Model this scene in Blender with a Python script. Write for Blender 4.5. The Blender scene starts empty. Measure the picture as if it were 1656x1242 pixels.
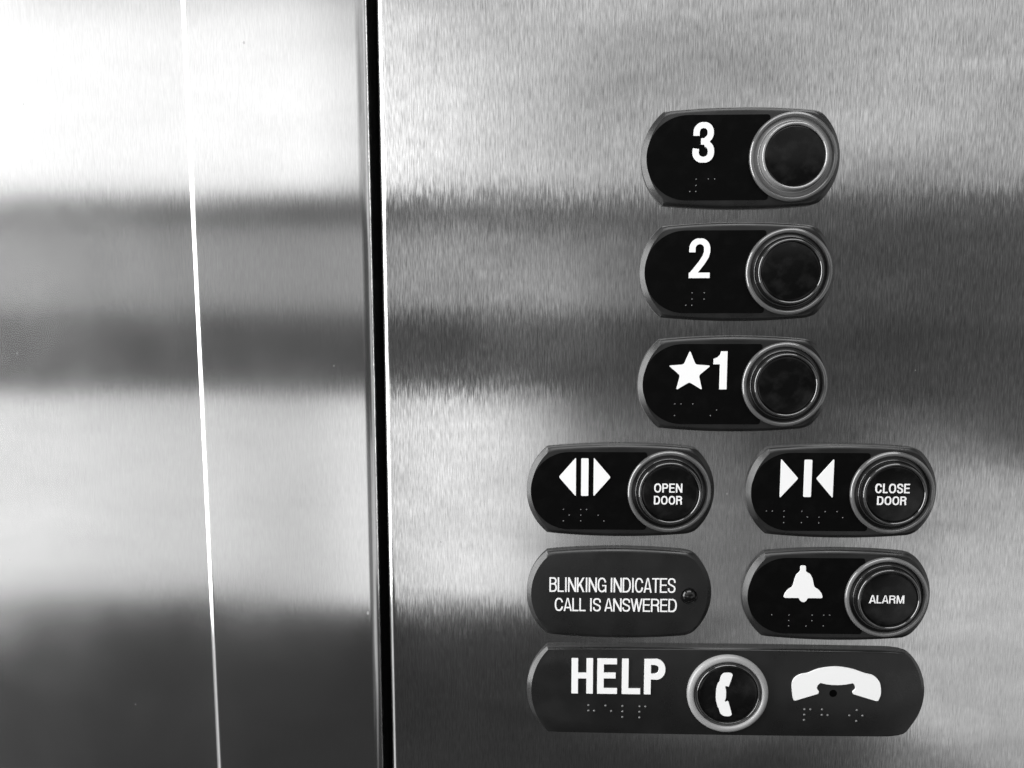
import bpy, bmesh, math, random
from mathutils import Vector, Matrix
from mathutils.geometry import delaunay_2d_cdt
random.seed(7)
MM = 0.001
Z0 = 1.35            # height of the top button above the lift floor (m)
S = bpy.context.scene
COL = S.collection

# ------------------------------------------------------------------ camera
def setup_camera():
    f, yaw, pitch, roll = 1276.92, -0.0293, -0.1152, -0.0020
    cy, sy, cp, sp = math.cos(yaw), math.sin(yaw), math.cos(pitch), math.sin(pitch)
    fw = Vector((sy*cp, cy*cp, sp)); rt = Vector((cy, -sy, 0)); up = rt.cross(fw)
    cr, sr = math.cos(roll), math.sin(roll)
    r2 = cr*rt + sr*up; u2 = -sr*rt + cr*up
    cam = bpy.data.cameras.new('camera'); o = bpy.data.objects.new('camera', cam); COL.objects.link(o)
    M = Matrix((r2, u2, -fw)).transposed().to_4x4()
    M.translation = Vector((-87.39*MM, -349.74*MM, Z0 - 56.68*MM))
    o.matrix_world = M
    cam.sensor_width = 36; cam.lens = 36*f/1656
    cam.clip_start = 0.01; cam.clip_end = 50
    S.camera = o
setup_camera()

# ------------------------------------------------------------------ world + lamps
w = bpy.data.worlds.new('World'); S.world = w; w.use_nodes = True
w.node_tree.nodes['Background'].inputs[0].default_value = (1, 1, 1, 1)
w.node_tree.nodes['Background'].inputs[1].default_value = 0.045
S.view_settings.view_transform = 'Standard'; S.view_settings.look = 'None'
S.view_settings.exposure = 0; S.view_settings.gamma = 1; S.view_settings.use_curve_mapping = False

def lamp(name, loc, sx, sz, L, target=None):
    """rectangular area lamp of radiance L; sizes in metres"""
    d = bpy.data.lights.new(name, 'AREA'); d.shape = 'RECTANGLE'; d.size = sx; d.size_y = sz
    d.energy = L*sx*sz*math.pi
    o = bpy.data.objects.new(name, d); COL.objects.link(o); o.location = loc
    if target is None: o.rotation_euler = (math.pi/2, 0, 0)
    else: o.rotation_euler = (Vector(target)-Vector(loc)).to_track_quat('-Z', 'Y').to_euler()
    return o
def back(name, x0, x1, z0, z1, L, tilt=0.0, y=-1300):   # mm, relative to the top button: unseen lamps added to make the bands reflected in the steel
    o = lamp(name, ((x0+x1)/2*MM, y*MM, Z0+(z0+z1)/2*MM), (x1-x0)*MM, (z1-z0)*MM, L)
    o.rotation_euler = (math.pi/2, math.radians(tilt), 0)
LAMPS = [
 ('upper_band_lamp',  -2400, 2400, 148, 1000, 0.42),
 ('upper_band_lamp',  -2400, -20, 150, 1000, 0.14),
 ('upper_band_lamp',    430, 2400, 170, 1000, 0.20, 5),
 ('upper_band_lamp',   -110, 520, 150, 305, 0.20, -4),
 ('upper_band_lamp',    -60, 460, 480, 1000, 0.20, 10),
 ('upper_band_lamp',  -2400, -480, 150, 1000, 0.52),
 ('upper_band_lamp',  -2400, -300, 152, 530, 0.42),
 ('upper_band_lamp',   -620, -150, 172, 430, 0.30),
 ('upper_band_lamp',   -260, 60, 430, 900, 0.16, -35),
 ('middle_band_lamp', -2400,  -50,  -95,   92, 0.24),
 ('middle_band_lamp', -2400,  250,  -98,   70, 0.12),
 ('middle_band_lamp', -500,  2400,  -120,  140, 0.05),
 ('middle_band_lamp', -500,  2400,  -340,  -120, 0.022),
 ('middle_band_lamp', -210,  -90,  -230,  60, 0.14, -24),
 ('lower_band_lamp', -2400,  -150, -775, -285, 0.80),
 ('lower_band_lamp', -2400,  -860, -775, -285, 0.22),
 ('lower_band_lamp', -480,  -140, -770, -290, 0.55),
 ('lower_band_lamp',  -146,   330, -800, -345, 0.12),
 ('lower_band_lamp',   120,  2400, -1100, -440, 0.11),
 ('side_band_lamp',    516,  1916, -1253, -553, 0.27, 25),
 ('side_band_lamp',    790,  2400, -1500, -560, 0.30, 8),
 ('side_band_lamp',    745,  900, -1080, -640, 0.24, 5),
]
for i, a in enumerate(LAMPS): back(*a, y=-1300-7*i)
lamp('ceiling_lamp', (0.1, -0.75, Z0+1.15), 1.6, 0.9, 4.6, (0.0, -0.15, Z0-0.1))
lamp('left_bevel_lamp', (-1.5, -0.47, Z0+0.10), 0.85, 1.8, 10.0, (0.0, -0.2, Z0-0.1))  # added on the left to brighten left-facing bevels and rolled edges
lamp('lower_left_edge_lamp', (-1.5, -0.47, Z0-1.35), 0.85, 1.1, 0.9, (0.0, -0.2, Z0-1.2))  # dimmer lamp added to carry the jamb's edge line down in grey
lamp('right_fill_lamp', (1.6, -0.65, Z0+0.0), 1.1, 1.8, 0.55, (0.0, -0.2, Z0-0.1))  # weak lamp added so right-facing edges reflect grey

# ------------------------------------------------------------------ materials
def pbsdf(name):
    m = bpy.data.materials.new(name); m.use_nodes = True
    return m, m.node_tree, m.node_tree.nodes['Principled BSDF']
def g(v): return (v, v, v, 1)
def plain(name, base, rough, spec=0.5, metal=0.0, coat=0.0, bump=0.0, bscale=900, mottled=0.0, dust=None):
    m, nt, b = pbsdf(name)
    b.inputs['Base Color'].default_value = g(base); b.inputs['Roughness'].default_value = rough
    b.inputs['Specular IOR Level'].default_value = spec; b.inputs['Metallic'].default_value = metal
    b.inputs['Coat Weight'].default_value = coat; b.inputs['Coat Roughness'].default_value = 0.05
    tc = nt.nodes.new('ShaderNodeTexCoord')
    if bump or mottled:
        n = nt.nodes.new('ShaderNodeTexNoise'); n.inputs['Scale'].default_value = bscale; n.inputs['Detail'].default_value = 4
        nt.links.new(tc.outputs['Object'], n.inputs['Vector'])
    if bump:
        bp = nt.nodes.new('ShaderNodeBump'); bp.inputs['Strength'].default_value = 1; bp.inputs['Distance'].default_value = bump*MM
        nt.links.new(n.outputs['Fac'], bp.inputs['Height']); nt.links.new(bp.outputs[0], b.inputs['Normal'])
    if dust is not None:                     # smudges and dust lying on the surface
        n3 = nt.nodes.new('ShaderNodeTexNoise'); n3.inputs['Scale'].default_value = 150; n3.inputs['Detail'].default_value = 8
        nt.links.new(tc.outputs['Object'], n3.inputs['Vector'])
        r3 = nt.nodes.new('ShaderNodeMapRange'); r3.inputs['From Min'].default_value = .48; r3.inputs['From Max'].default_value = .74
        nt.links.new(n3.outputs['Fac'], r3.inputs['Value'])
        v = nt.nodes.new('ShaderNodeTexVoronoi'); v.inputs['Scale'].default_value = 420; nt.links.new(tc.outputs['Object'], v.inputs['Vector'])
        lt = nt.nodes.new('ShaderNodeMath'); lt.operation = 'LESS_THAN'; lt.inputs[1].default_value = .055; nt.links.new(v.outputs['Distance'], lt.inputs[0])
        mxm = nt.nodes.new('ShaderNodeMath'); mxm.operation = 'ADD'; nt.links.new(r3.outputs[0], mxm.inputs[0]); nt.links.new(lt.outputs[0], mxm.inputs[1])
        mc = nt.nodes.new('ShaderNodeMix'); mc.data_type = 'RGBA'; mc.inputs['A'].default_value = g(base); mc.inputs['B'].default_value = g(dust)
        nt.links.new(mxm.outputs[0], mc.inputs['Factor']); nt.links.new(mc.outputs['Result'], b.inputs['Base Color'])
    if mottled:
        r = nt.nodes.new('ShaderNodeMapRange'); r.inputs['From Min'].default_value = .3; r.inputs['From Max'].default_value = .7
        r.inputs['To Min'].default_value = rough*(1-mottled); r.inputs['To Max'].default_value = rough*(1+mottled)
        n2 = nt.nodes.new('ShaderNodeTexNoise'); n2.inputs['Scale'].default_value = 60; n2.inputs['Detail'].default_value = 6
        nt.links.new(tc.outputs['Object'], n2.inputs['Vector'])
        nt.links.new(n2.outputs['Fac'], r.inputs['Value']); nt.links.new(r.outputs[0], b.inputs['Roughness'])
    return m

def steel(name, base=0.62, rough=0.145, aniso=0.86, ax=0.05, az=0.040, wave=0.018, grainvar=0.37, film_=1.0):
    m, nt, b = pbsdf(name); N = nt.nodes; L = nt.links
    b.inputs['Metallic'].default_value = 1
    b.inputs['Anisotropic'].default_value = aniso
    tan = N.new('ShaderNodeTangent'); tan.direction_type = 'UV_MAP'; tan.uv_map = 'UVMap'
    L.new(tan.outputs[0], b.inputs['Tangent'])
    tc = N.new('ShaderNodeTexCoord')
    def noise(sc, detail=2.0, off=0.0):
        mp = N.new('ShaderNodeMapping'); mp.inputs['Scale'].default_value = sc; mp.inputs['Location'].default_value = (off, off*.7, off*.3)
        L.new(tc.outputs['Object'], mp.inputs['Vector'])
        n = N.new('ShaderNodeTexNoise'); n.inputs['Scale'].default_value = 1; n.inputs['Detail'].default_value = detail; n.inputs['Distortion'].default_value = 0.35
        L.new(mp.outputs[0], n.inputs['Vector']); return n.outputs['Fac']
    def math_(op, a, b_):
        n = N.new('ShaderNodeMath'); n.operation = op
        for i, v in enumerate((a, b_)):
            if isinstance(v, (int, float)): n.inputs[i].default_value = v
            else: L.new(v, n.inputs[i])
        return n.outputs[0]
    grain = noise((2300, 200, 195), 3.0)
    grain2 = noise((2000, 200, 180), 3.0, 31.0)
    fine = noise((2100, 300, 60), 2.0, 71.0)
    wav1 = noise((9, 9, 7), 2.0, 3.0); wav2 = noise((8, 8, 9), 2.5, 13.0)
    smudge = noise((14, 14, 10), 5.0, 53.0)
    # grain contrast kept higher above, imitating what the mottled reflection brings out
    sx = N.new('ShaderNodeSeparateXYZ'); L.new(tc.outputs['Object'], sx.inputs[0])
    fade = N.new('ShaderNodeMapRange'); fade.interpolation_type = 'SMOOTHSTEP'
    fade.inputs['From Min'].default_value = -.22; fade.inputs['From Max'].default_value = -.06
    fade.inputs['To Min'].default_value = .5; fade.inputs['To Max'].default_value = 1.0
    L.new(sx.outputs[2], fade.inputs['Value']); F_ = fade.outputs[0]
    gx = math_('ADD', math_('MULTIPLY', math_('SUBTRACT', grain, .5), ax), math_('MULTIPLY', math_('SUBTRACT', wav1, .5), wave))
    gz = math_('ADD', math_('MULTIPLY', math_('MULTIPLY', math_('SUBTRACT', grain2, .5), az), F_), math_('MULTIPLY', math_('SUBTRACT', wav2, .5), wave*0.8))
    cx = N.new('ShaderNodeCombineXYZ'); L.new(gx, cx.inputs[0]); L.new(gz, cx.inputs[2])
    geo = N.new('ShaderNodeNewGeometry')
    ad = N.new('ShaderNodeVectorMath'); ad.operation = 'ADD'; L.new(geo.outputs['Normal'], ad.inputs[0]); L.new(cx.outputs[0], ad.inputs[1])
    nm = N.new('ShaderNodeVectorMath'); nm.operation = 'NORMALIZE'; L.new(ad.outputs[0], nm.inputs[0])
    L.new(nm.outputs[0], b.inputs['Normal'])
    # scratched grain also changes how much each hairline throws back
    gsum = math_('ADD', math_('MULTIPLY', grain, .74), math_('MULTIPLY', fine, .26))
    gsum = math_('ADD', math_('MULTIPLY', math_('SUBTRACT', gsum, .5), F_), .5)
    mr = N.new('ShaderNodeMapRange'); mr.inputs['From Min'].default_value = .33; mr.inputs['From Max'].default_value = .67
    mr.inputs['To Min'].default_value = base*(1-grainvar); mr.inputs['To Max'].default_value = base*(1+grainvar)
    L.new(gsum, mr.inputs['Value'])
    cc = N.new('ShaderNodeCombineColor')
    # handprints and wiping marks dull the sheet in soft patches, stretched sideways
    film = noise((22, 14, 60), 5.0, 91.0)
    fr = N.new('ShaderNodeMapRange'); fr.inputs['From Min'].default_value = .38; fr.inputs['From Max'].default_value = .66
    fr.inputs['To Min'].default_value = 1+.05*film_; fr.inputs['To Max'].default_value = 1-.12*film_
    L.new(film, fr.inputs['Value'])
    tone = math_('MULTIPLY', mr.outputs[0], fr.outputs[0])
    for i in range(3): L.new(tone, cc.inputs[i])
    L.new(cc.outputs[0], b.inputs['Base Color'])
    rr = N.new('ShaderNodeMapRange'); rr.inputs['From Min'].default_value = .35; rr.inputs['From Max'].default_value = .68
    rr.inputs['To Min'].default_value = rough*.88; rr.inputs['To Max'].default_value = rough*1.18
    L.new(smudge, rr.inputs['Value']); L.new(rr.outputs[0], b.inputs['Roughness'])
    # sparse specks of dust
    mp = N.new('ShaderNodeMapping'); mp.inputs['Scale'].default_value = (1, .8, .7); L.new(tc.outputs['Object'], mp.inputs['Vector'])
    vo = N.new('ShaderNodeTexVoronoi'); vo.inputs['Scale'].default_value = 85; L.new(mp.outputs[0], vo.inputs['Vector'])
    sep = N.new('ShaderNodeSeparateColor'); L.new(vo.outputs['Color'], sep.inputs[0])
    size = math_('MULTIPLY', math_('POWER', sep.outputs[0], 5.0), .055)
    mask = math_('MULTIPLY', math_('LESS_THAN', vo.outputs['Distance'], size), .8)
    df = N.new('ShaderNodeBsdfDiffuse'); df.inputs[0].default_value = g(.38)
    mx = N.new('ShaderNodeMixShader'); L.new(mask, mx.inputs[0]); L.new(b.outputs[0], mx.inputs[1]); L.new(df.outputs[0], mx.inputs[2])
    out = [n for n in N if n.type == 'OUTPUT_MATERIAL'][0]; L.new(mx.outputs[0], out.inputs['Surface'])
    return m

M_PANEL = steel('brushed_steel_panel')
M_JAMB = steel('brushed_steel_jamb', rough=.16, ax=.02, az=.008, wave=.003, grainvar=.07, film_=.3)
M_DOOR = steel('brushed_steel_door', rough=.175, ax=.02, az=.008, wave=.008, grainvar=.06, film_=.3)
M_HOLE = plain('hole_shade', .002, .9, spec=0)
M_VOID = plain('black_void', .03, .9, spec=0)
M_BODY = plain('charcoal_plastic', .008, .33, spec=.56, bump=.035, bscale=1100, mottled=.35)
M_BODYD = plain('dark_charcoal_plastic', .009, .33, spec=.5, bump=.03, bscale=1100, mottled=.35)
M_INSET = plain('black_label_insert', .0028, .5, spec=.02, dust=.0045)
M_WHITE = plain('white_lettering', .80, .5, spec=.2)
M_DOTS = plain('black_braille_dot', .08, .18, spec=.9)
M_CAP = plain('black_button_cap', .003, .12, spec=.24, mottled=.7, dust=.011)
M_SEAT = plain('dark_ring_seat', .006, .22, spec=.35)
M_SEATG = plain('grey_ring_seat', .155, .5, spec=.2)
M_RIM = plain('smoky_rim', .085, .15, spec=1.0, coat=.6)
M_RIML = plain('pale_smoky_rim', .12, .18, spec=.9, coat=.5)
M_COLLAR = plain('glossy_dark_collar', .02, .07, spec=1.0, coat=1.0)
M_COLLARG = plain('glossy_grey_collar', .20, .10, spec=1.0, coat=1.0)
M_RIMG = plain('pale_grey_ring', .27, .28, spec=.5, mottled=.2)
M_LED = plain('dark_led_dome', .004, .10, spec=.5)
M_DOTSB = plain('raised_black_dot', .06, .18, spec=.9)

# ------------------------------------------------------------------ mesh helpers  (local frame in mm: x right, y = height off the wall, z up)
def link(name, bm, mat, parent=None, smooth=None):
    me = bpy.data.meshes.new(name)
    for v in bm.verts: v.co = Vector((v.co.x*MM, -v.co.y*MM, v.co.z*MM))
    bmesh.ops.recalc_face_normals(bm, faces=bm.faces)
    if smooth is not None:
        for f in bm.faces: f.smooth = True
        for e in bm.edges:
            if len(e.link_faces) == 2 and e.calc_face_angle(0) > math.radians(smooth): e.smooth = False
    bm.to_mesh(me); bm.free(); me.materials.append(mat)
    o = bpy.data.objects.new(name, me); COL.objects.link(o)
    if parent: o.parent = parent
    return o
def thing(name, label, cat, x, z, group=None):
    o = bpy.data.objects.new(name, None); COL.objects.link(o); o.empty_display_size = .01
    o.location = (x*MM, 0, Z0+z*MM); o['label'] = label; o['category'] = cat
    if group: o['group'] = group
    return o
def lathe(profile, cx, cz, n=96, closed=False):
    bm = bmesh.new(); rings = []
    for r, h in profile:
        if r < 1e-6: rings.append([bm.verts.new((cx, h, cz))])
        else: rings.append([bm.verts.new((cx+r*math.cos(2*math.pi*i/n), h, cz+r*math.sin(2*math.pi*i/n))) for i in range(n)])
    pairs = list(zip(rings, rings[1:]))
    if closed: pairs.append((rings[-1], rings[0]))
    for a, b_ in pairs:
        for i in range(n):
            j = (i+1) % n
            if len(a) == 1: bm.faces.new((a[0], b_[i], b_[j]))
            elif len(b_) == 1: bm.faces.new((a[i], b_[0], a[j]))
            else: bm.faces.new((a[i], a[j], b_[j], b_[i]))
    return bm
def arc(cx, cy, rx, ry, a0, a1, n=20, p=1.0):
    out = []
    for i in range(n+1):
        a = math.radians(a0+(a1-a0)*i/n); c, s = math.cos(a), math.sin(a)
        out.append((cx+rx*math.copysign(abs(c)**p, c), cy+ry*math.copysign(abs(s)**p, s)))
    return out
def roundpoly(pts, r, n=5):
    out = []; N_ = len(pts)
    for i in range(N_):
        p = Vector(pts[i]); a = Vector(pts[i-1])-p; c = Vector(pts[(i+1) % N_])-p
        d = min(r, a.length*.45, c.length*.45); A = p+a.normalized()*d; C = p+c.normalized()*d
        for k in range(n+1):
            t = k/n; out.append(tuple(A*(1-t)**2+p*2*t*(1-t)+C*t*t))
    return out
def smoothpoly(pts, n=5, sharp=()):
    """closed Catmull-Rom through pts"""
    out = []; N_ = len(pts)
    for i in range(N_):
        p0, p1, p2, p3 = (Vector(pts[(i+k-1) % N_]) for k in range(4))
        if i in sharp: p0 = p1
        if (i+1) % N_ in sharp: p3 = p2
        for k in range(n):
            t = k/n
            out.append(tuple(.5*((2*p1)+(p2-p0)*t+(2*p0-5*p1+4*p2-p3)*t*t+(3*p1-p0-3*p2+p3)*t**3)))
    return out
def stroke(pts, t, t2=None):
    """ribbon of width t along pts -> list of quads (t2: width of horizontal runs)"""
    t2 = t2 or t
    P = [Vector(pts[0])]
    for q in pts[1:]:
        if (Vector(q)-P[-1]).length > 1e-4: P.append(Vector(q))
    L_, R_ = [], []
    for i, p in enumerate(P):
        d1 = (P[i]-P[i-1]).normalized() if i else (P[1]-P[0]).normalized()
        d2 = (P[i+1]-P[i]).normalized() if i < len(P)-1 else d1
        d = (d1+d2).normalized(); n_ = Vector((-d.y, d.x))
        th = t*abs(d.y)+t2*abs(d.x) if t != t2 else t
        th = max(th, min(t, t2))
        th = min(th, max(t, t2))
        k = th/2/max(.5, n_.dot(Vector((-d1.y, d1.x))))
        L_.append(p+n_*k); R_.append(p-n_*k)
    return [[tuple(L_[i]), tuple(L_[i+1]), tuple(R_[i+1]), tuple(R_[i])] for i in range(len(P)-1)]
def rect(x0, y0, x1, y1): return [(x0, y0), (x1, y0), (x1, y1), (x0, y1)]

def glyph(c, w_, h, t):
    """polygons of a sans capital in a w x h box with stem t"""
    u = t*.86; a = t/2; b_ = u/2; P = []
    if c == 'I': P = [rect(0, 0, w_, h)]
    elif c == 'H': P = [rect(0, 0, t, h), rect(w_-t, 0, w_, h), rect(0, h*.5-b_+h*.01, w_, h*.5+b_+h*.01)]
    elif c == 'E': P = [rect(0, 0, t, h), rect(0, 0, w_, u), rect(0, h-u, w_*.98, h), rect(0, h*.52-b_, w_*.92, h*.52+b_)]
    elif c == 'L': P = [rect(0, 0, t, h), rect(0, 0, w_, u)]
    elif c == 'T': P = [rect(w_/2-a, 0, w_/2+a, h), rect(0, h-u, w_, h)]
    elif c == 'N':
        q = h*t*1.08/max(w_-t, t); P = [rect(0, 0, t, h), rect(w_-t, 0, w_, h), [(0, h), (0, h-q*.2), (w_-t*1.08, 0), (w_, 0), (w_, q*.2), (t*1.08, h)]]
    elif c == 'M': P = [rect(0, 0, t, h), rect(w_-t, 0, w_, h), [(0, h), (w_/2-t*.42, 0), (w_/2+t*.42, 0), (t*1.35, h)], [(w_, h), (w_-t*1.35, h), (w_/2-t*.42, 0), (w_/2+t*.42, 0)]]
    elif c == 'A': P = [[(0, 0), (t*1.05, 0), (w_/2+t*.1, h), (w_/2-t*.6, h)], [(w_, 0), (w_-t*1.05, 0), (w_/2-t*.1, h), (w_/2+t*.6, h)], rect(w_*.2, h*.22, w_*.8, h*.22+u)]
    elif c == 'K': P = [rect(0, 0, t, h), [(t*.9, h*.50), (t*.9, h*.28), (w_, h), (w_-t*1.15, h)], [(w_, 0), (w_-t*1.2, 0), (w_*.32, h*.50), (w_*.32+t*.7, h*.66)]]
    elif c == 'W':
        for x0, x1 in ((0, .27), (.5, .27), (.5, .73), (1, .73)):
            X0 = a+(w_-t)*x0; X1 = a+(w_-t)*x1; P.append([(X0-a, h), (X0+a, h), (X1+a*.95, 0), (X1-a*.95, 0)])
    elif c == 'O': P = stroke(arc(w_/2, h/2, w_/2-a, h/2-b_, 0, 360, 40, .86), t, u)
    elif c == 'D': P = [rect(0, 0, t, h)]+stroke([(t*.5, h-b_), (w_*.42, h-b_)]+arc(w_*.42, h/2, w_*.58-a, h/2-b_, 90, -90, 24, .86)+[(t*.5, b_)], t, u)
    elif c == 'P': P = [rect(0, 0, t, h)]+stroke([(t*.5, h-b_), (w_*.5, h-b_)]+arc(w_*.5, h*.715, w_*.5-a, h*.285-b_, 90, -90, 18, .9)+[(t*.5, h*.43+b_)], t, u)
    elif c == 'R': P = [rect(0, 0, t, h)]+stroke([(t*.5, h-b_), (w_*.5, h-b_)]+arc(w_*.5, h*.73, w_*.47-a, h*.27-b_, 90, -90, 18, .9)+[(t*.5, h*.46+b_)], t, u)+stroke([(w_*.5, h*.46+b_)]+arc(w_*.5, h*.33, w_*.44-a, h*.13+b_*.9, 90, 0, 8)+[(w_*.94-a, h*.12), (w_-a, 0)], t)
    elif c == 'B': P = [rect(0, 0, t, h)]+stroke([(t*.5, h-b_), (w_*.5, h-b_)]+arc(w_*.5, h*.755, w_*.46-a, h*.245-b_, 90, -90, 18, .9)+[(t*.5, h*.51+b_)], t, u)+stroke([(t*.5, h*.51+b_), (w_*.5, h*.51+b_)]+arc(w_*.5, (h*.51+u)/2, w_*.5-a, (h*.51+u)/2-b_, 90, -90, 18, .9)+[(t*.5, b_)], t, u)
    elif c == 'C': P = stroke([(w_-a, h*.67)]+arc(w_/2, h/2, w_/2-a, h/2-b_, 28, 332, 40, .86)+[(w_-a, h*.35)], t, u)
    elif c == 'G': P = stroke([(w_-a, h*.68)]+arc(w_/2, h/2, w_/2-a, h/2-b_, 30, 318, 40, .86), t, u)+[rect(w_-t*.9, 0, w_, h*.5), rect(w_*.52, h*.5-u, w_, h*.5)]
    elif c == 'S':
        P = stroke([(w_-a, h*.69)]+arc(w_/2, h*.745, w_/2-a, h*.255-b_, 8, 180, 18, .9)+[(a, h*.70), (a+w_*.07, h*.60), (w_*.38, h*.545), (w_*.62, h*.475), (w_-a-w_*.07, h*.41), (w_-a, h*.31)]+arc(w_/2, h*.255, w_/2-a, h*.255-b_, 0, -172, 18, .9)+[(a, h*.31)], t, u)
    elif c == '1': P = [[(x*w_, y*h) for x, y in [(0, .66), (0, .80), (.28, .84), (.47, .91), (.54, 1), (1, 1), (1, 0), (.47, 0), (.47, .66)]]]
    elif c == '2': P = stroke([(a, h*.655), (a, h*.72)]+arc(w_/2, h*.735, w_/2-a, h*.265-b_, 180, 0, 24, .92)+[(w_-a, h*.66), (w_-a-w_*.06, h*.55), (w_*.62, h*.40), (w_*.42, h*.26), (a+w_*.06, h*.12), (a+w_*.02, h*.02)], t, u)+[rect(0, 0, w_, u*1.05)]
    elif c == '3': P = stroke([(a+w_*.01, h*.665), (a+w_*.01, h*.73)]+arc(w_*.49, h*.745, w_*.48-a, h*.255-b_, 180, -60, 26, .9)+[(w_*.62, h*.52), (w_*.38, h*.515)], t*.97, u)+stroke([(w_*.38, h*.535), (w_*.62, h*.53)]+arc(w_*.49, h*.27, w_*.51-a, h*.27-b_, 62, -180, 28, .88)+[(a, h*.345)], t, u)
    return P
def solid(polys, h0, h1):
    """union of flat polygons (mm) extruded from height h0 to h1"""
    vs, fs = [], []
    for p in polys:
        ar = sum(p[i-1][0]*p[i][1]-p[i][0]*p[i-1][1] for i in range(len(p)))
        if abs(ar) < 1e-6: continue
        if ar < 0: p = p[::-1]
        k = len(vs); vs += [Vector(q) for q in p]; fs.append(list(range(k, k+len(p))))
    V, E_, F_, ov, oe, of = delaunay_2d_cdt(vs, [], fs, 0, 1e-4)
    bb = [(min(q[0] for q in p), max(q[0] for q in p), min(q[1] for q in p), max(q[1] for q in p)) for p in polys]
    def inside(x, y):
        for p, (a0, a1, b0, b1) in zip(polys, bb):
            if x < a0 or x > a1 or y < b0 or y > b1: continue
            c = False
            for k in range(len(p)):
                (xa, ya), (xb, yb) = p[k-1], p[k]
                if (ya > y) != (yb > y) and x < (xb-xa)*(y-ya)/(yb-ya)+xa: c = not c
            if c: return True
        return False
    bm = bmesh.new(); top = [bm.verts.new((v.x, h1, v.y)) for v in V]; bot = [bm.verts.new((v.x, h0, v.y)) for v in V]
    cnt = {}
    for f in F_:
        if not inside(sum(V[i].x for i in f)/len(f), sum(V[i].y for i in f)/len(f)): continue
        bm.faces.new([top[i] for i in f])
        for i in range(len(f)): cnt[(f[i], f[(i+1) % len(f)])] = 1
    for (i, j) in cnt:
        if (j, i) not in cnt: bm.faces.new((top[i], top[j], bot[j], bot[i]))
    bmesh.ops.delete(bm, geom=[v for v in bm.verts if not v.link_faces], context='VERTS')
    return bm
ADV = dict(A=.667, B=.667, C=.722, D=.722, E=.640, G=.760, H=.722, I=.278, K=.667, L=.556, M=.833, N=.722, O=.778, P=.667, R=.722, S=.667, T=.611, W=.944)
ADV[' '] = .25
def line(txt, x0, x1, z0, z1, t, sb=.05):
    tot = sum(ADV[c] for c in txt)-2*sb; k = (x1-x0)/tot; x = x0-sb*k; P = []
    for c in txt:
        if c != ' ':
            gw = (ADV[c]-2*sb)*k
            if c in 'AWT': gx, gw = x+sb*.2*k, gw+1.6*sb*k
            else: gx = x+sb*k
            if c == 'I': gx, gw = x+ADV[c]*k/2-t/2, t
            P += [[(gx+px, z0+pz) for px, pz in q] for q in glyph(c, gw, z1-z0, t)]
        x += ADV[c]*k
    return P
def at(polys, x, z): return [[(x+a, z+b_) for a, b_ in p] for p in polys]

def dots(pts, h, r=.62, top=.55):
    bm = bmesh.new(); n = 14
    for (x, z) in pts:
        prev = None
        for k in range(5):
            a = k/4*math.pi/2
            rr = r*math.cos(a); hh = h+top*math.sin(a)
            ring = [bm.verts.new((x, hh, z))] if k == 4 else [bm.verts.new((x+rr*math.cos(2*math.pi*i/n), hh, z+rr*math.sin(2*math.pi*i/n))) for i in range(n)]
            if prev:
                for i in range(n):
                    j = (i+1) % n
                    if len(ring) == 1: bm.faces.new((prev[i], prev[j], ring[0]))
                    else: bm.faces.new((prev[i], prev[j], ring[j], ring[i]))
            prev = ring
    return bm

# ------------------------------------------------------------------ plate body
FH = 3.4      # height of the plate's face above the steel
def outline(hw, corner, ch, bow, n1=28, n2=30):
    """closed outline with (x, z, kind); kind 0 = long edge, 1 = curved end, .5 corner"""
    xc = hw-corner; out = []
    for i in range(n1):                      # top edge, left -> right
        t = -1+2*i/n1; out.append((xc*t, ch+bow*(1-t*t), 0 if i else .5))
    R = (corner**2+ch**2)/(2*corner); a = math.asin(min(1, ch/R))
    for i in range(n2):
        s = a-2*a*i/n2; out.append((hw-R+R*math.cos(s), R*math.sin(s), 1 if i else .5))
    for i in range(n1):
        t = 1-2*i/n1; out.append((xc*t, -ch-bow*(1-t*t), 0 if i else .5))
    for i in range(n2):
        s = -a+2*a*i/n2; out.append((-(hw-R+R*math.cos(s)), R*math.sin(s), 1 if i else .5))
    n = len(out)
    for it in range(2):                      # right-hand corners softened in shape, imitating a crease that catches no light
        new = list(out)
        for i in range(n):
            if out[i][0] > 0 and any(out[(i+k) % n][2] == .5 for k in (-1, 0, 1)):
                a, b_, c = out[i-1], out[i], out[(i+1) % n]
                new[i] = ((a[0]+2*b_[0]+c[0])/4, (a[1]+2*b_[1]+c[1])/4, b_[2])
        out = new
    return out
def plate_body(hw, ch, bow, edge=3.6, chamfer=2.1, flat=1.4):
    base = outline(hw, 9.3, ch, bow); face = outline(hw-chamfer, 9.3-chamfer*.72, ch-edge*.55, bow-.1)
    bm = bmesh.new(); rows = []; K = 6
    def ring(fn):
        rows.append([bm.verts.new(fn(b_, f)) for b_, f in zip(base, face)])
    ring(lambda b_, f: (b_[0], 0.0, b_[1]))
    for k in range(K+1):
        s = k/K
        def fn(b_, f, s=s):
            e = b_[2]; a = s*math.pi/2
            ta = 1-math.cos(a); ha = math.sin(a)
            tt = ta*(1-e)+s*e; hh = ha*(1-e)+s*e
            return (b_[0]+(f[0]-b_[0])*tt, flat+(FH-flat)*hh, b_[1]+(f[1]-b_[1])*tt)
        ring(fn)
    n = len(base)
    for a, b_ in zip(rows, rows[1:]):
        for i in range(n):
            j = (i+1) % n; bm.faces.new((a[i], a[j], b_[j], b_[i]))
    bm.faces.new(rows[-1])
    return bm
def inset_shape():
    return (arc(-22.4, 0, 17.7, 17.7, 90, 270, 40, .97) + [(10.4, -17.7)] + arc(10.4, -16.5, 1.2, 1.2, 270, 360, 5) + arc(10.4, 16.5, 1.2, 1.2, 0, 90, 5))

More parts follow.
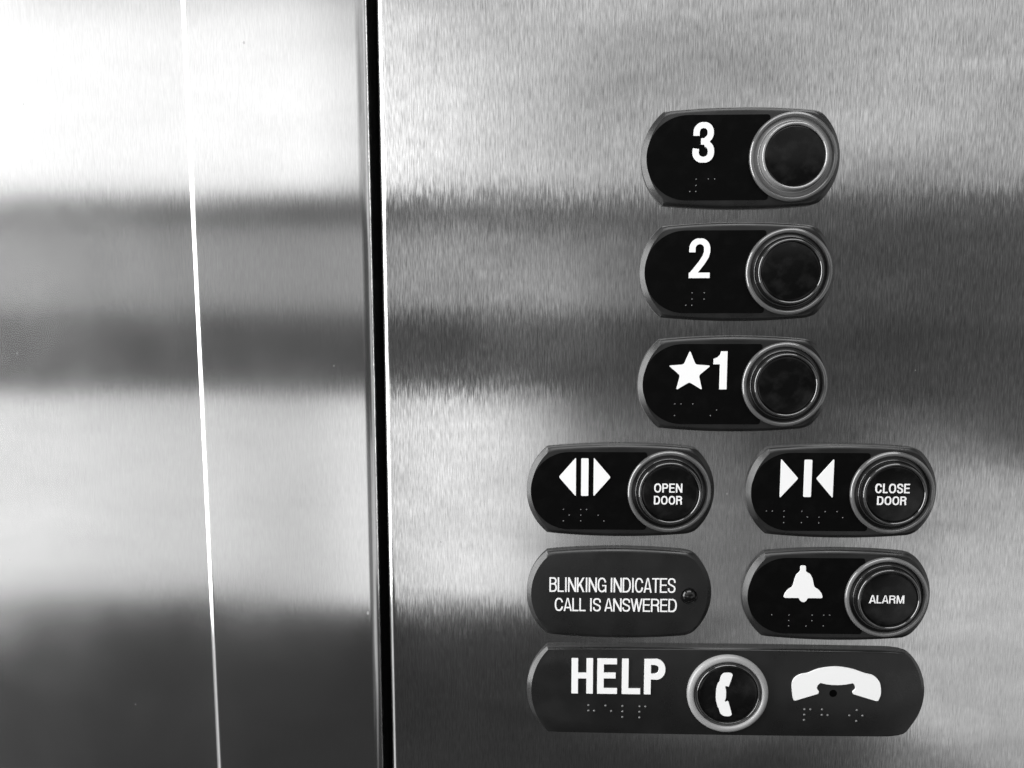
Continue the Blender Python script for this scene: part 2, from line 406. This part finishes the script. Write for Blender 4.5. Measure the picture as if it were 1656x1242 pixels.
CAPH = FH+3.9
def button(parent, seat, cap_text=None, rim=None, collar=None):
    c = (21.45, 0)
    link('ring_rim', lathe([(18.25, FH-.2), (18.5, FH+.5), (18.5, FH+1.0), (18.25, FH+1.5), (17.75, FH+1.85), (17.2, FH+1.9), (16.75, FH+1.65), (16.5, FH+1.2), (16.45, FH-.2)], *c), rim or M_RIM, parent, 50)
    link('ring_seat', lathe([(16.5, FH+.5), (15.6, FH+.7), (14.5, FH+1.1), (14.15, FH+1.8), (13.95, FH+3.2), (13.6, FH+3.4), (12.6, FH+3.4)], *c), seat, parent, 50)
    lip = [(13.27+.62*math.cos(math.radians(a)), CAPH-.35+.62*math.sin(math.radians(a))) for a in range(0, 360, 24)]
    link('lens_lip', lathe(lip, *c, closed=True), collar or M_COLLAR, parent, 80)
    line2 = [(14.75+.3*math.cos(math.radians(a)), FH+1.15+.3*math.sin(math.radians(a))) for a in range(0, 360, 36)]
    link('inner_ridge', lathe(line2, *c, closed=True), collar or M_COLLAR, parent, 80)
    cap = link('button_cap', lathe([(12.58, FH), (12.58, CAPH-.7), (12.3, CAPH-.5), (11.6, CAPH-.42), (9, CAPH-.25), (6, CAPH-.1), (3, CAPH-.02), (0, CAPH)], *c), M_CAP, parent, 40)
    if cap_text: link('lettering', solid(cap_text, CAPH-.3, CAPH+.06), M_WHITE, cap)

def plate(name, label, cat, x, z, symbols, cells, bx, seat, cap_text=None, group=None, rim=None, collar=None):
    t = thing(name, label, cat, x, z, group)
    link('faceplate', plate_body(42, 19.64, 1.62), M_BODY, t, 28)
    ins = link('label_insert', solid([inset_shape()], FH-.3, FH+.12), M_INSET, t)
    for nm, polys in symbols: link(nm, solid(polys, FH+.05, FH+.55), M_WHITE, t)
    link('braille', dots(cells, FH+.1, .34, .34), M_DOTSB, t, 60)
    button(t, seat, cap_text, rim, collar)
    return t

XB, XC = -49.1, 48.85
ROW = [0, -48.0, -96.8, -144.9, -192.8, -239.3]
NUM3 = at(glyph('3', 8.9, 16.5, 2.6), -20.6, -1.95)
NUM2 = at(glyph('2', 8.9, 16.8, 2.6), -21.1, -2.6)
star = []
for k in range(10):
    a = math.radians(90+36*k); r = 9.6 if k % 2 == 0 else 4.3
    star.append((-19.8+r*math.cos(a), 5.3+r*math.sin(a)))
STAR = [roundpoly(star, 1.0)]
ONE = at(glyph('1', 5.9, 16.7, 2.9), -9.45, -2.15)
plate('floor_button_plate', 'top plate bearing the number 3, with a pale grey ring round its button', 'elevator button', 0, ROW[0], [('numeral', NUM3)],
      [(-21.4, -14.0), (-18.84, -14.0), (-18.84, -11.45), (-18.84, -8.85), (-13.7, -8.85), (-11.03, -8.85)], 0, M_SEATG, group='floor number buttons in a column', collar=M_COLLARG)
plate('floor_button_plate', 'plate bearing the number 2 beside a blank round button', 'elevator button', 0, ROW[1], [('numeral', NUM2)],
      [(-22.0, -14.3), (-19.37, -14.3), (-19.37, -11.65), (-19.37, -8.98), (-14.15, -8.98), (-14.15, -11.65)], 0, M_SEAT, group='floor number buttons in a column')
plate('floor_button_plate', 'plate bearing a star and the number 1 beside a blank round button', 'elevator button', 0, ROW[2], [('star', STAR), ('numeral', ONE)],
      [(-25.8, -8.72), (-23.1, -8.72), (-25.8, -13.9), (-17.9, -8.72), (-7.46, -11.4), (-10.1, -13.9)], 0, M_SEAT, group='floor number buttons in a column')
OPEN_SYM = [roundpoly([(-27.6, 6.4), (-19.95, 15.3), (-19.95, -2.4)], .8), roundpoly(rect(-17.65, -2.15, -14.4, 14.9), .5), roundpoly([(-4.5, 6.4), (-12.1, 15.3), (-12.1, -2.4)], .8)]
OPEN_TXT = line('OPEN', 14.35, 26.7, .45, 4.5, .64)+line('DOOR', 14.35, 26.75, -4.95, -1.1, .64)
plate('door_button_plate', 'open door plate with two white triangles pointing apart', 'elevator button', XB, ROW[3], [('door_symbol', OPEN_SYM)],
      [(-25.37, -8.5), (-22.75, -11.1), (-25.37, -13.8), (-17.62, -8.5), (-15.0, -8.5), (-17.62, -11.1), (-17.62, -13.8), (-9.8, -11.1), (-7.2, -13.8)], 0, M_SEAT, OPEN_TXT, 'door control buttons')
CLOSE_SYM = [roundpoly([(-27.5, 15.1), (-19.7, 6.3), (-27.5, -2.6)], .8), roundpoly(rect(-17.15, -2.1, -13.85, 14.7), .5), roundpoly([(-4.3, 15.1), (-11.8, 6.2), (-4.3, -2.6)], .8)]
CLOSE_TXT = line('CLOSE', 12.75, 27.6, .7, 4.9, .66)+line('DOOR', 13.8, 26.45, -4.6, -.75, .64)
plate('door_button_plate', 'close door plate with two white triangles pointing at a bar', 'elevator button', XC, ROW[3], [('door_symbol', CLOSE_SYM)],
      [(-33.0, -8.7), (-30.36, -8.7), (-25.2, -8.7), (-25.2, -11.3), (-25.2, -13.95), (-17.4, -8.7), (-14.8, -11.35), (-17.4, -13.95), (-7.1, -8.8), (-9.7, -11.4), (-9.7, -14.0), (-1.9, -8.8), (.7, -11.5)], 0, M_SEAT, CLOSE_TXT, 'door control buttons')
bell = [(-17.15, 11.6), (-17.15, 14.3), (-14.7, 14.3), (-14.7, 11.6), (-12.6, 10.4), (-11.6, 8.4), (-10.75, 4.9), (-10.35, 4.3), (-8.6, 3.2), (-7.2, 1.4), (-6.75, -.3), (-7.2, -.75),
        (-13.4, -.75), (-14.0, -2.2), (-15.3, -2.8), (-16.6, -2.2), (-17.2, -.75), (-23.6, -.75), (-24.05, -.3), (-23.6, 1.4), (-22.2, 3.2), (-20.6, 4.3), (-20.2, 4.9), (-19.4, 8.4), (-18.6, 10.4)]
BELL = [roundpoly(bell, .7)]
ALARM_TXT = line('ALARM', 12.8, 27.9, -1.55, 2.1, .56)
plate('alarm_button_plate', 'alarm plate with a white bell beside its round button', 'elevator button', XC, ROW[4], [('bell_symbol', BELL)],
      [(-28.95, -8.95), (-21.2, -8.95), (-21.2, -11.6), (-21.2, -14.1), (-13.43, -14.1), (-10.85, -8.95), (-10.85, -11.55), (-5.7, -8.9), (-3.05, -8.9), (-5.7, -13.96)], 0, M_SEAT, ALARM_TXT, rim=M_RIML)

# notice plate
t = thing('notice_plate', 'buttonless plate reading blinking indicates call is answered, with a small dark lamp', 'notice plate', XB, ROW[4])
link('faceplate', plate_body(42, 19.64, 1.62), M_BODY, t, 28)
link('lettering', solid(line('BLINKING INDICATES', -31.6, 25.35, .95, 7.75, .68, .03), FH-.1, FH+.16), M_WHITE, t)
link('lettering', solid(line('CALL IS ANSWERED', -29.15, 26.15, -8.1, -1.95, .68, .03), FH-.1, FH+.16), M_WHITE, t)
led = link('lamp_bezel', lathe([(3.9, FH-.1), (3.9, FH+.12), (3.6, FH+.3), (3.2, FH+.12), (3.1, FH-.1)], 31.5, -.4, 48), M_CAP, t, 40)
link('indicator_lamp', lathe([(3.1, FH), (2.95, FH+.5), (2.4, FH+1.1), (1.5, FH+1.55), (.7, FH+1.75), (0, FH+1.8)], 31.5, -.4, 48), M_LED, t, 60)

# help plate
t = thing('help_plate', 'long help plate with a white telephone handset and a pale-ringed call button', 'help button', 0, ROW[5])
link('faceplate', plate_body(91, 20.6, .45, edge=1.2), M_BODYD, t, 28)
H_, Z_ = 16.8, -.85
hp = []
for ch, x0, x1 in (('H', -70.4, -60.6), ('E', -58.6, -49.5), ('L', -47.3, -38.9), ('P', -37.1, -27.6)):
    hp += at(glyph(ch, x1-x0, H_, 2.95), x0, Z_)
link('lettering', solid(hp, FH-.1, FH+.7), M_WHITE, t)
big = [(30.05, 3.85), (30.8, 7.34), (33.6, 9.5), (37.06, 10.3), (42.18, 12.4), (49.6, 13.4), (56.9, 12.4), (62.4, 10.5), (66.7, 9.3), (69.5, 6.0), (70.2, .8), (69.2, -2.5), (68.3, -2.7), (57.9, .5), (57.6, 1.5), (58.7, 2.9), (58.4, 4.6), (57.4, 5.75), (53.4, 4.95), (49.8, 4.75), (46.1, 5.0), (42.8, 5.7), (41.7, 4.6), (41.3, 3.1), (42.2, 1.6), (42.0, .5), (31.9, -2.95), (30.9, -2.2)]
link('handset_symbol', solid([smoothpoly(big, 4, (11, 12, 13, 17, 21, 25, 26))], FH-.1, FH+.7), M_WHITE, t)
link('microphone_hole', lathe([(1.75, FH+.03), (1.5, FH+.06), (0, FH+.05)], 49.0, .4, 24), M_HOLE, t)  # flat black disc, painting in the dark of the hole
link('braille', dots(
    [(-62.4, -6.85), (-62.4, -9.5), (-59.8, -9.55), (-54.56, -6.95), (-51.95, -9.6), (-46.75, -7.05), (-46.75, -9.7), (-46.75, -12.4), (-38.9, -7.15), (-36.26, -7.15), (-38.9, -9.8), (-38.9, -12.5)], FH, .55, .5), M_DOTS, t, 60)
link('braille', dots([(36.4, -7.45), (39.05, -7.45), (36.4, -10.1), (36.4, -12.65), (44.35, -7.45), (44.35, -10.1), (47.0, -10.15), (60.1, -7.55), (56.85, -10.15), (62.8, -10.2), (60.1, -12.8)], FH, .55, .5), M_DOTS, t, 60)
c = (.9, .1)
link('ring', lathe([(18.4, FH-.2), (18.5, FH+.8), (18.2, FH+1.7), (17.4, FH+2.3), (16.4, FH+2.5), (15.8, FH+2.3), (15.55, FH+1.8), (15.5, FH)], *c), M_RIMG, t, 50)
link('lens_collar', lathe(smoothpoly([(15.3, FH+.3), (15.3, FH+1.3), (15.0, FH+1.5), (14.6, FH+1.3), (14.25, FH+1.7), (13.95, FH+2.0), (13.7, FH+1.8), (13.62, FH+.3)], 3), *c, closed=True), M_COLLAR, t, 60)
link('ring_seat', lathe([(15.45, FH+.05), (13.5, FH+.15)], *c), M_CAP, t)
cap = link('button_cap', lathe([(13.5, FH), (13.5, FH+1.5), (13.2, FH+1.75), (12.5, FH+1.85), (6, FH+1.95), (0, FH+1.98)], *c), M_CAP, t, 40)
sm = [(1.0, 10.7), (2.2, 10.4), (2.7, 9.6), (1.9, 6.8), (1.0, 3.9), (.5, 4.2), (-.4, 4.3), (-.5, 3.7), (-.15, 2.4), (-.05, .4), (-.15, -1.4), (-.5, -2.8), (-.4, -3.3), (.6, -2.9), (1.05, -3.0), (2.0, -6.2), (2.85, -9.3), (2.2, -10.0), (.4, -10.25), (-1.3, -9.8), (-2.5, -8.6), (-3.2, -6.4), (-3.7, -5.6), (-4.5, -2.6), (-4.65, .4), (-4.5, 3.2), (-3.9, 5.6), (-3.2, 6.6), (-2.6, 9.0), (-1.3, 10.5)]
link('handset_symbol', solid([smoothpoly(sm, 4, (2, 4, 6, 12, 14, 16))], FH+1.8, FH+2.05), M_WHITE, cap)

# ------------------------------------------------------------------ steel sheets
def sheet(name, label, cat, mat, x0, x1, z0, z1, rl, rr, y=0.0, depth=18.0, tilt=0.0, hl=None, hr=None, nseg=10, bow=0.0):
    """vertical sheet with rolled left/right edges: rl/rr = (reach in x, depth) of each roll"""
    prof = []       # (x, height)
    prof.append((x0, -depth))
    for i in range(nseg+1):
        a = i/nseg*math.pi/2; prof.append((x0+rl[0]*(1-math.cos(a)), -rl[1]*(1-math.sin(a))))
    for i in range(nseg+1):
        a = math.pi/2-i/nseg*math.pi/2; prof.append((x1-rr[0]*(1-math.cos(a)), -rr[1]*(1-math.sin(a))))
    prof.append((x1, -depth))
    bm = bmesh.new(); uv = bm.loops.layers.uv.new('UVMap')
    zs = [z0+(z1-z0)*i/80 for i in range(81)]
    grid = [[bm.verts.new((x, h+y-bow*max(0.0, -z/350)**3, z)) for (x, h) in prof] for z in zs]
    for a, b_ in zip(grid, grid[1:]):
        for i in range(len(prof)-1):
            f = bm.faces.new((a[i], a[i+1], b_[i+1], b_[i]))
            for l in f.loops: l[uv].uv = (l.vert.co.x*MM, l.vert.co.z*MM)
    me_y = link(name, bm, mat, None, 50)
    me_y.location = (0, 0, Z0); me_y.rotation_euler = (tilt, 0, 0)
    me_y['label'] = label; me_y['category'] = cat
    return me_y
sheet('control_panel', 'wide brushed stainless steel panel behind all the button plates', 'panel', M_PANEL, -155.3, 420, -560, 420, (3.7, 3.2), (2, 2))
sheet('door_jamb', 'narrow brushed steel strip between the black gap and the bright vertical seam', 'jamb', M_JAMB, -240.2, -159.3, -560, 420, (3.8, 3.6), (5.2, 3.6))
sheet('elevator_door', 'smooth steel door panel at the far left, left of the bright seam', 'door', M_DOOR, -620, -236, -560, 420, (2, 2), (.5, .5), y=-14, bow=2.6)
bm = bmesh.new(); bmesh.ops.create_cube(bm, size=1)
for v in bm.verts: v.co = Vector((v.co.x*1200-100, v.co.y*6-40, v.co.z*1100-60))
bk = link('wall', bm, M_VOID); bk.location = (0, 0, Z0); bk['kind'] = 'structure'
